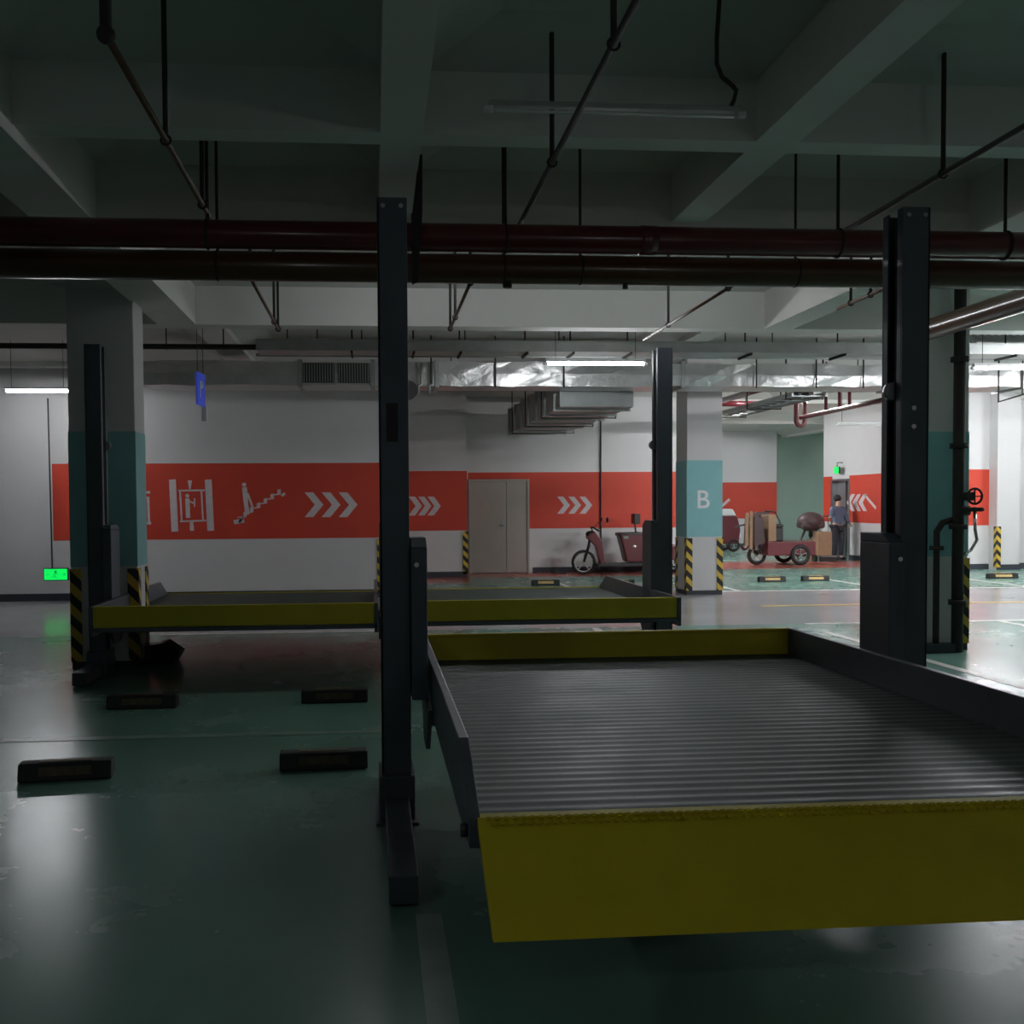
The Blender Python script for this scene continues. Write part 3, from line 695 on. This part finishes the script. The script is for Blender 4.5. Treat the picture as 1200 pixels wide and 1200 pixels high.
# ------------------------------------------------------------------ signs
p = at(66, 673, 16.5)
t = thing('exit_sign', 'glowing green exit sign hanging low on a long rod at the far left', 'sign', tuple(p))
MB().box(-.19, .19, -.03, .03, -.10, .10).build('housing', M['base'], t, bevel=.01)
f = MB().box(-.175, .175, -.036, -.03, -.085, .085).build('light_face', M['exit'], t)
b = MB()  # running figure and arrow
b.prism([(-.02, -.036, .04), (.0, -.036, .06), (.02, -.036, .04), (.0, -.036, .02)], (0, -.003, 0))
for (a0, a1) in (((0, .02), (-.02, -.02)), ((-.02, -.02), (.02, -.06)), ((-.02, -.02), (-.06, -.05)), ((0, .02), (.04, 0)), ((-.01, .01), (-.045, .0)), ((.09, 0), (.15, 0)), ((.15, 0), (.125, .025)), ((.15, 0), (.125, -.025)), ((-.15, 0), (-.09, 0))):
    b.bar((a0[0], -.0375, a0[1]), (a1[0], -.0375, a1[1]), .012, .003)
b.build('exit_pictogram', M['exitdark'], t)
MB().tube([(-.06, 0, .10), (-.075, 0, 2.75)], .012, 8).build('hanger_rod', M['rod'], t)
p = atX(981, 551, 12.30)
t = thing('exit_sign', 'small glowing green exit sign high on the white wall above the lift doorway', 'sign', tuple(p))
MB().box(-.02, .02, -.14, .14, -.09, .09).build('housing', M['base'], t)
MB().box(-.026, -.02, -.13, .13, -.085, .085).build('light_face', M['exit'], t)
b = MB().bar((-.028, -.08, 0), (-.028, .06, 0), .015, .003).bar((-.028, .06, 0), (-.028, .03, .03), .015, .003); b.build('exit_pictogram', M['exitdark'], t)
MB().tube([(0, 0, .09), (0, 0, .20), (.15, 0, .20)], .012, 6).build('hanger_rod', M['rod'], t)
# blue lane sign with P
p = at(235, 456, 12.0)
t = thing('lane_sign', 'blue hanging sign seen nearly edge-on in front of the left duct', 'sign', tuple(p), math.radians(84))
MB().box(-.16, .16, -.012, .012, -.19, .18).build('sign_panel', M['blue'], t, bevel=.004)
b = MB().box(-.07, -.04, -.016, -.012, -.10, .09).torus((-.015, -.014, .045), .035, .011, 'Y', 16, 6); b.build('sign_symbol', M['white'], t)
for x in (-.12, .12): MB().tube([(x, 0, .18), (x, 0, 3.9-p.z)], .004, 6).build('hanger_wire', M['rod'], t)
MB().box(.13, .17, -.03, .03, -.36, -.19).build('white_tag', M['white'], t)
t = tag(MB().box(-.06, .06, -.02, .02, -.045, .045).build('junction_box', M['base'], loc=(0, 0, 0)), 'small dark junction box on the wall above the left foil duct', 'box')
t.location = at(260, 391, 16.85)

# ------------------------------------------------------------------ electric scooter tricycle (profile, facing left)
def wheel(parent, c, R, w=.05, axis='Y', name='wheel', spokes=5):
    tw = MB().torus(c, R-w/2, w/2, axis, 28, 8).build(name, M['black'], parent)
    b = MB(); c = Vector(c)
    ax = {'X': Vector((1, 0, 0)), 'Y': Vector((0, 1, 0))}[axis]
    b.tube([c-ax*.04, c+ax*.04], .035, 12)
    for k in range(spokes):
        a_ = 2*PI*k/spokes+.3; d = Vector((0, math.cos(a_), math.sin(a_))) if axis == 'X' else Vector((math.cos(a_), 0, math.sin(a_)))
        b.bar(c, c+d*(R-w*.7), .028, .02)
    b.torus(c, R-w, .012, axis, 24, 6)
    b.build('rim', M['chrome'], tw)
    return tw
YS = 21.45
s = lambda x, y: at(x, y, YS)
gx = s(684, 672)
t = thing('scooter_tricycle', 'maroon electric scooter tricycle parked against the orange-banded back wall', 'tricycle', (gx.x, YS, 0))
wheel(t, (0, 0, .265), .265, .065)
def L(px, py, dy=0): v = s(px, py); return Vector((v.x-gx.x, dy, v.z))
MB().tube([(0, -.05, .27), L(690, 640, -.05), L(693, 622, -.03)], .022, 8).tube([(0, .05, .27), L(690, 640, .05), L(693, 622, .03)], .022, 8).build('fork', M['trikedark'], t)
b = MB(); b.prism([L(686, 629, -.09), L(696, 622, -.09), L(705, 634, -.09), L(708, 660, -.09), L(703, 662, -.09), L(697, 640, -.09)], (0, .18, 0)); b.build('front_shield', M['trikered'], t, bevel=.02)
MB().ball(L(691, 626), .09, .08, .07).build('headlamp', M['trikedark'], t)
MB().tube([L(698, 622, -.32), L(694, 618, -.12), L(694, 618, .12), L(698, 622, .32)], .018, 8).build('handlebar', M['trikedark'], t)
for q in (-.3, .3):
    MB().tube([L(697, 620, q), L(706, 612, q)], .008, 6).ball(L(708, 609, q), .03, .06, .06).build('mirror', M['trikedark'], t)
b = MB().box(.25, 1.55, -.24, .24, .17, .24); b.build('footboard', M['trikedark'], t, bevel=.015)
MB().prism([L(724, 626, -.2), L(750, 625, -.2), L(754, 658, -.2), L(732, 658, -.2)], (0, .4, 0)).build('seat_box', M['trikered'], t, bevel=.03)
MB().box(*[v for v in (L(722, 0).x, L(752, 0).x)], -.2, .2, L(740, 627).z-.02, L(740, 627).z+.06).build('seat', M['trikedark'], t, bevel=.03)
MB().tube([L(745, 624), L(744, 612)], .02, 8).box(L(741, 0).x, L(748, 0).x, -.15, .15, L(745, 614).z, L(745, 602).z).build('backrest', M['trikedark'], t, bevel=.012)
MB().ball(L(741, 640, -.2), .05, .02, .04).box(L(727, 0).x, L(733, 0).x, -.205, -.195, L(0+730, 631).z, L(730, 628).z).build('lamp_lens', M['chrome'], t)
MB().box(L(757, 0).x, L(806, 0).x, -.42, .42, .32, .62).build('cargo_tub', M['trikered'], t, bevel=.02)
for q in (-.38, .38): wheel(t, (L(798, 660).x, q, .25), .25, .07)

# ------------------------------------------------------------------ cargo tricycle, right (facing left)
YC = 24.2
g2 = at(884, 662, YC)
t = thing('cargo_tricycle', 'maroon cargo tricycle loaded with a carton and planks, beyond column B', 'tricycle', (g2.x, YC, 0))
def K(px, py, dy=0): v = at(px, py, YC); return Vector((v.x-g2.x, dy, v.z))
wheel(t, (0, -.15, .24), .24, .09)
MB().tube([(0, -.22, .24), K(880, 636, -.2), K(876, 624, -.2)], .03, 8).tube([(0, -.07, .24), K(880, 636, -.02), K(876, 624, -.02)], .03, 8).build('fork', M['trikedark'], t)
MB().prism([K(874, 640, -.3), K(892, 638, -.3), K(889, 605, -.3), K(876, 605, -.3)], (0, .5, 0)).build('front_fairing', M['brownseat'], t, bevel=.03)
MB().tube([K(868, 618, -.45), K(878, 614, -.2), K(878, 614, .1), K(868, 618, .4)], .02, 8).build('handlebar', M['trikedark'], t)
MB().tube([K(870, 620, -.42), K(868, 636, -.42)], .025, 8).ball(K(867, 640, -.3), .09, .06, .09).build('headlamp', M['trikedark'], t)
MB().ball(K(867, 640, -.36), .05, .03, .05).build('headlamp_lens', M['chrome'], t)
MB().box(K(893, 0).x, K(949, 0).x, -.5, .5, K(0+900, 650).z, K(900, 634).z).build('cargo_bed', M['trikered'], t, bevel=.02)
MB().box(K(888, 0).x, K(945, 0).x, -.12, .12, .26, .38).build('chassis', M['trikedark'], t)
MB().box(K(926, 0).x, K(940, 0).x, -.46, .46, .2, .36).build('axle', M['trikedark'], t)
for q in (-.5, .5): wheel(t, (K(931, 0).x, q, .25), .25, .10)
MB().box(K(904, 0).x, K(917, 0).x, -.2, .2, K(910, 634).z, K(910, 618).z).box(K(904, 0).x, K(917, 0).x, -.22, .22, K(910, 618).z, K(910, 614).z).build('seat', M['trikedark'], t, bevel=.03)
MB().tube([K(916, 633, .2), K(918, 612, .2), K(912, 600, .2), K(900, 599, .2)], .018, 8).build('roll_hoop', M['trikedark'], t)
# load
for k, (xa_, xb2, y0_, y1_, m_, lb) in enumerate(((873, 876.5, 601, 640, 'card', 'tan plank standing at the front of the cargo tricycle, leftmost'), (878, 881.5, 599, 644, 'card', 'tan plank standing second at the front of the cargo tricycle'), (884, 888, 602, 645, 'brownseat', 'dark plank standing beside the carton on the cargo tricycle'))):
    a, c = at(xa_, y1_, YC-.42), at(xb2, y0_, YC-.42)
    tag(MB().box(a.x, c.x, YC-.46, YC-.42, a.z, c.z).build('plank', M[m_], bevel=.004), lb, 'plank', 'planks on the cargo tricycle')
a, c = at(896, 634, YC-.1), at(905, 603, YC-.1)
tag(MB().box(a.x, c.x+.0, YC-.35, YC+.15, a.z, c.z).build('carton', M['card'], bevel=.008), 'tall brown carton standing on the cargo tricycle', 'box')
a, c = at(886, 622, YC+.25), at(902, 600, YC+.25)
tag(MB().box(a.x, c.x, YC+.2, YC+.45, K(900, 634).z, c.z).build('carton', M['brownseat'], bevel=.02), 'dark brown bundle behind the tall carton on the cargo tricycle', 'box')
# rounded seat with splayed legs behind
YR = 25.3
p = at(950, 609, YR)
t = thing('padded_stool', 'dark brown rounded seat with splayed black legs behind the cargo tricycle', 'stool', (p.x, YR, 0))
MB().ball((0, 0, p.z-.05), .34, .3, .25, 20).box(-.29, .29, -.25, .25, p.z-.22, p.z-.02).build('seat', M['brownseat'], t, bevel=.06)
MB().tube([(0, 0, p.z-.15), (0, 0, .62)], .05, 10).build('stem', M['trikedark'], t)
for (dx, dy) in ((-.34, -.1), (.22, -.1), (-.15, .35), (.15, .35)):
    MB().tube([(dx*.3, dy*.3, p.z-.12), (dx, dy, p.z-.6), (dx*1.1, dy*1.1, 0.02)], .03, 8).build('leg', M['trikedark'], t)
MB().obox((.26, -.1, p.z-.28), .06, .05, .28, Matrix.Rotation(-.45, 3, 'Y')).build('white_strip', M['white'], t)
# carton on a hand truck
YH = 25.0
p = at(967, 650, YH)
t = thing('hand_truck', 'small hand truck with black wheels carrying a brown carton by the lift doorway', 'hand truck', (p.x, YH, 0))
MB().box(-.2, .2, -.25, .15, .13, .16).build('toe_plate', M['steel'], t)
for q in (-.17, .17): MB().tube([(q, .18, .14), (q, .22, 1.15)], .014, 8).build('frame_rail', M['steel'], t)
MB().tube([(-.17, .22, 1.15), (.17, .22, 1.15)], .014, 8).build('handle', M['steel'], t)
for q in (-.2, .2): MB().torus((q, .12, .10), .07, .03, 'X', 18, 8).tube([(q-.02, .12, .1), (q+.02, .12, .1)], .05, 12).build('wheel', M['black'], t)
MB().box(-.22, .22, -.2, -.12, .02, .13).build('front_skid', M['trikedark'], t)
a, c = at(959, 650, YH-.2), at(975, 623, YH-.2)
tag(MB().box(a.x, c.x, YH-.2, YH+.14, .165, c.z).build('carton', M['card'], bevel=.008), 'brown carton standing upright on the hand truck', 'box')
a, c = at(951, 648, YH+.3), at(958, 632, YH+.3)
tag(MB().box(a.x, c.x, YH+.32, YH+.6, 0.0, c.z).build('carton', M['card'], bevel=.008), 'small carton on the floor between the tricycle and hand truck', 'box')
# small red car-like buggy behind column B
YU = 31.0
p = at(853, 640, YU)
t = thing('red_buggy', 'small red enclosed buggy with white roof, just right of column B', 'vehicle', (p.x-.35, YU, 0))
MB().prism([(-.7, -.45, .25), (.55, -.45, .25), (.6, -.45, .7), (.5, -.45, 1.1), (-.7, -.45, 1.1)], (0, .9, 0)).build('body', M['trikered'], t, bevel=.05)
MB().prism([(-.65, -.42, 1.1), (.48, -.42, 1.1), (.36, -.42, 1.32), (-.6, -.42, 1.32)], (0, .84, 0)).build('roof', M['white'], t, bevel=.04)
for x in (-.45, .38):
    for q in (-.42, .42): wheel(t, (x, q, .2), .2, .09)
MB().ball((.56, -.3, .5), .08, .08, .1).build('headlamp', M['white'], t)

# ------------------------------------------------------------------ person by the lift doorway
YP = 25.75
p = at(988, 661, YP)
t = thing('person', 'person in blue-grey jacket and dark trousers standing at the lift doorway reaching left', 'person', (12.0, YP-.1, 0), math.radians(20))
def skin_fig(name, verts, edges, radii, m, parent, lv=2, root=0):
    me = bpy.data.meshes.new(name); me.from_pydata(verts, edges, []); o = bpy.data.objects.new(name, me); C.objects.link(o); o.parent = parent
    me.materials.append(m)
    sk = o.modifiers.new('skin', 'SKIN'); sk.use_smooth_shade = True
    for i, r in enumerate(radii): me.skin_vertices[0].data[i].radius = r if isinstance(r, tuple) else (r, r)
    me.skin_vertices[0].data[root].use_root = True
    sb = o.modifiers.new('sub', 'SUBSURF'); sb.levels = lv; sb.render_levels = lv
    return o
vb = [(0,0,.88),(0,0,1.08),(0,0,1.28),(0,-.01,1.38),(0,-.01,1.45),(0,-.01,1.56),  # pelvis..head
      (.18,0,1.33),(.24,-.05,1.08),(.22,-.22,.92),(.20,-.29,.87),                   # right arm
      (-.18,0,1.33),(-.32,-.10,1.14),(-.50,-.24,1.12),(-.58,-.30,1.12),            # left arm reaching
      (.10,0,.84),(.11,-.02,.47),(.11,0,.09),(.12,-.13,.04),
      (-.10,0,.84),(-.12,-.04,.47),(-.12,0,.09),(-.13,-.13,.04)]
eb = [(0,1),(1,2),(2,3),(3,4),(4,5),(2,6),(6,7),(7,8),(8,9),(2,10),(10,11),(11,12),(12,13),(0,14),(14,15),(15,16),(16,17),(0,18),(18,19),(19,20),(20,21)]
rb = [(.13,.1),(.12,.09),(.15,.1),(.07,.06),(.05,.05),(.075,.09),.055,.042,.032,.028,.055,.042,.032,.028,.085,.058,.042,.038,.085,.058,.042,.038]
body = skin_fig('body', vb, eb, rb, M['skin'], t)
jv = [(0,0,.86),(0,0,1.08),(0,0,1.28),(0,-.005,1.37),(.18,0,1.33),(.24,-.05,1.08),(.22,-.2,.935),(-.18,0,1.33),(-.32,-.1,1.14),(-.49,-.23,1.12)]
skin_fig('jacket', jv, [(0,1),(1,2),(2,3),(2,4),(4,5),(5,6),(2,7),(7,8),(8,9)], [(.165,.13),(.15,.12),(.175,.125),.08,.075,.06,.048,.075,.06,.048], M['cloth'], t)
tv = [(0,0,.9),(.10,0,.83),(.115,-.02,.47),(.11,0,.10),(-.10,0,.83),(-.12,-.04,.47),(-.12,0,.10)]
skin_fig('trousers', tv, [(0,1),(1,2),(2,3),(0,4),(4,5),(5,6)], [(.145,.115),.105,.078,.065,.105,.078,.065], M['pants'], t)
MB().ball((0, .015, 1.60), .088, .105, .10).build('hair', M['hair'], t)
for q in (-.09, -.09+.0):
    pass
b = MB()
for k in range(4):
    b.tube([(-.58, -.30-.012*k+.02, 1.13), (-.62, -.33-.014*k+.02, 1.12), (-.65, -.345-.014*k+.02, 1.095)], .009, 6)
b.tube([(-.57, -.28, 1.14), (-.60, -.285, 1.16), (-.63, -.30, 1.155)], .009, 6)
b.build('fingers', M['skin'], t)
b = MB().ball((.12, -.06, .045), .05, .14, .045).ball((-.125, -.06, .045), .05, .14, .045); b.build('shoes', M['trikedark'], t)
b = MB().ball((-.03, -.105, 1.585), .012, .008, .008).ball((.03, -.105, 1.585), .012, .008, .008); b.build('eyes', M['trikedark'], t)

# ------------------------------------------------------------------ unseen lamps, inferred and added
labels = ['tube lamp of the lane row, right of the picture', 'tube lamp of the lane row, furthest right', 'tube lamp hidden behind the foil duct at right', 'tube lamp hidden behind the foil duct right of column B', 'tube lamp over the far right bays',
          'tube lamp in the lobby behind the side wall', 'tube lamp far off to the left of the lane', 'tube lamp hidden behind the top of column B', 'tube lamp over the bays right of the right column',
          'added dim tube lamp for fill, unseen left of the viewer', 'added dim tube lamp for fill, unseen behind the viewer on the right', 'tube lamp hidden behind the fire pipes above the joint of the far lifts', 'tube lamp hidden behind the fire pipes above the far right lift']
for (c, rz_, full), lb in zip(offs, labels):
    lo = lamp(c, 1.2, lb, rz=rz_)
    for ch in lo.children:
        if ch.name.startswith('tube'): ch.data.materials[0] = M[('tubedim', 'tube', 'tubebright')[full]]

# ------------------------------------------------------------------ world and view
w = bpy.data.worlds.new('world'); scene.world = w; w.use_nodes = True
w.node_tree.nodes['Background'].inputs[0].default_value = (.5, .55, .6, 1); w.node_tree.nodes['Background'].inputs[1].default_value = 0.0
vs_ = scene.view_settings; vs_.view_transform = 'Standard'; vs_.look = 'None'; vs_.gamma = 1; vs_.use_curve_mapping = False
vs_.exposure = 1.08
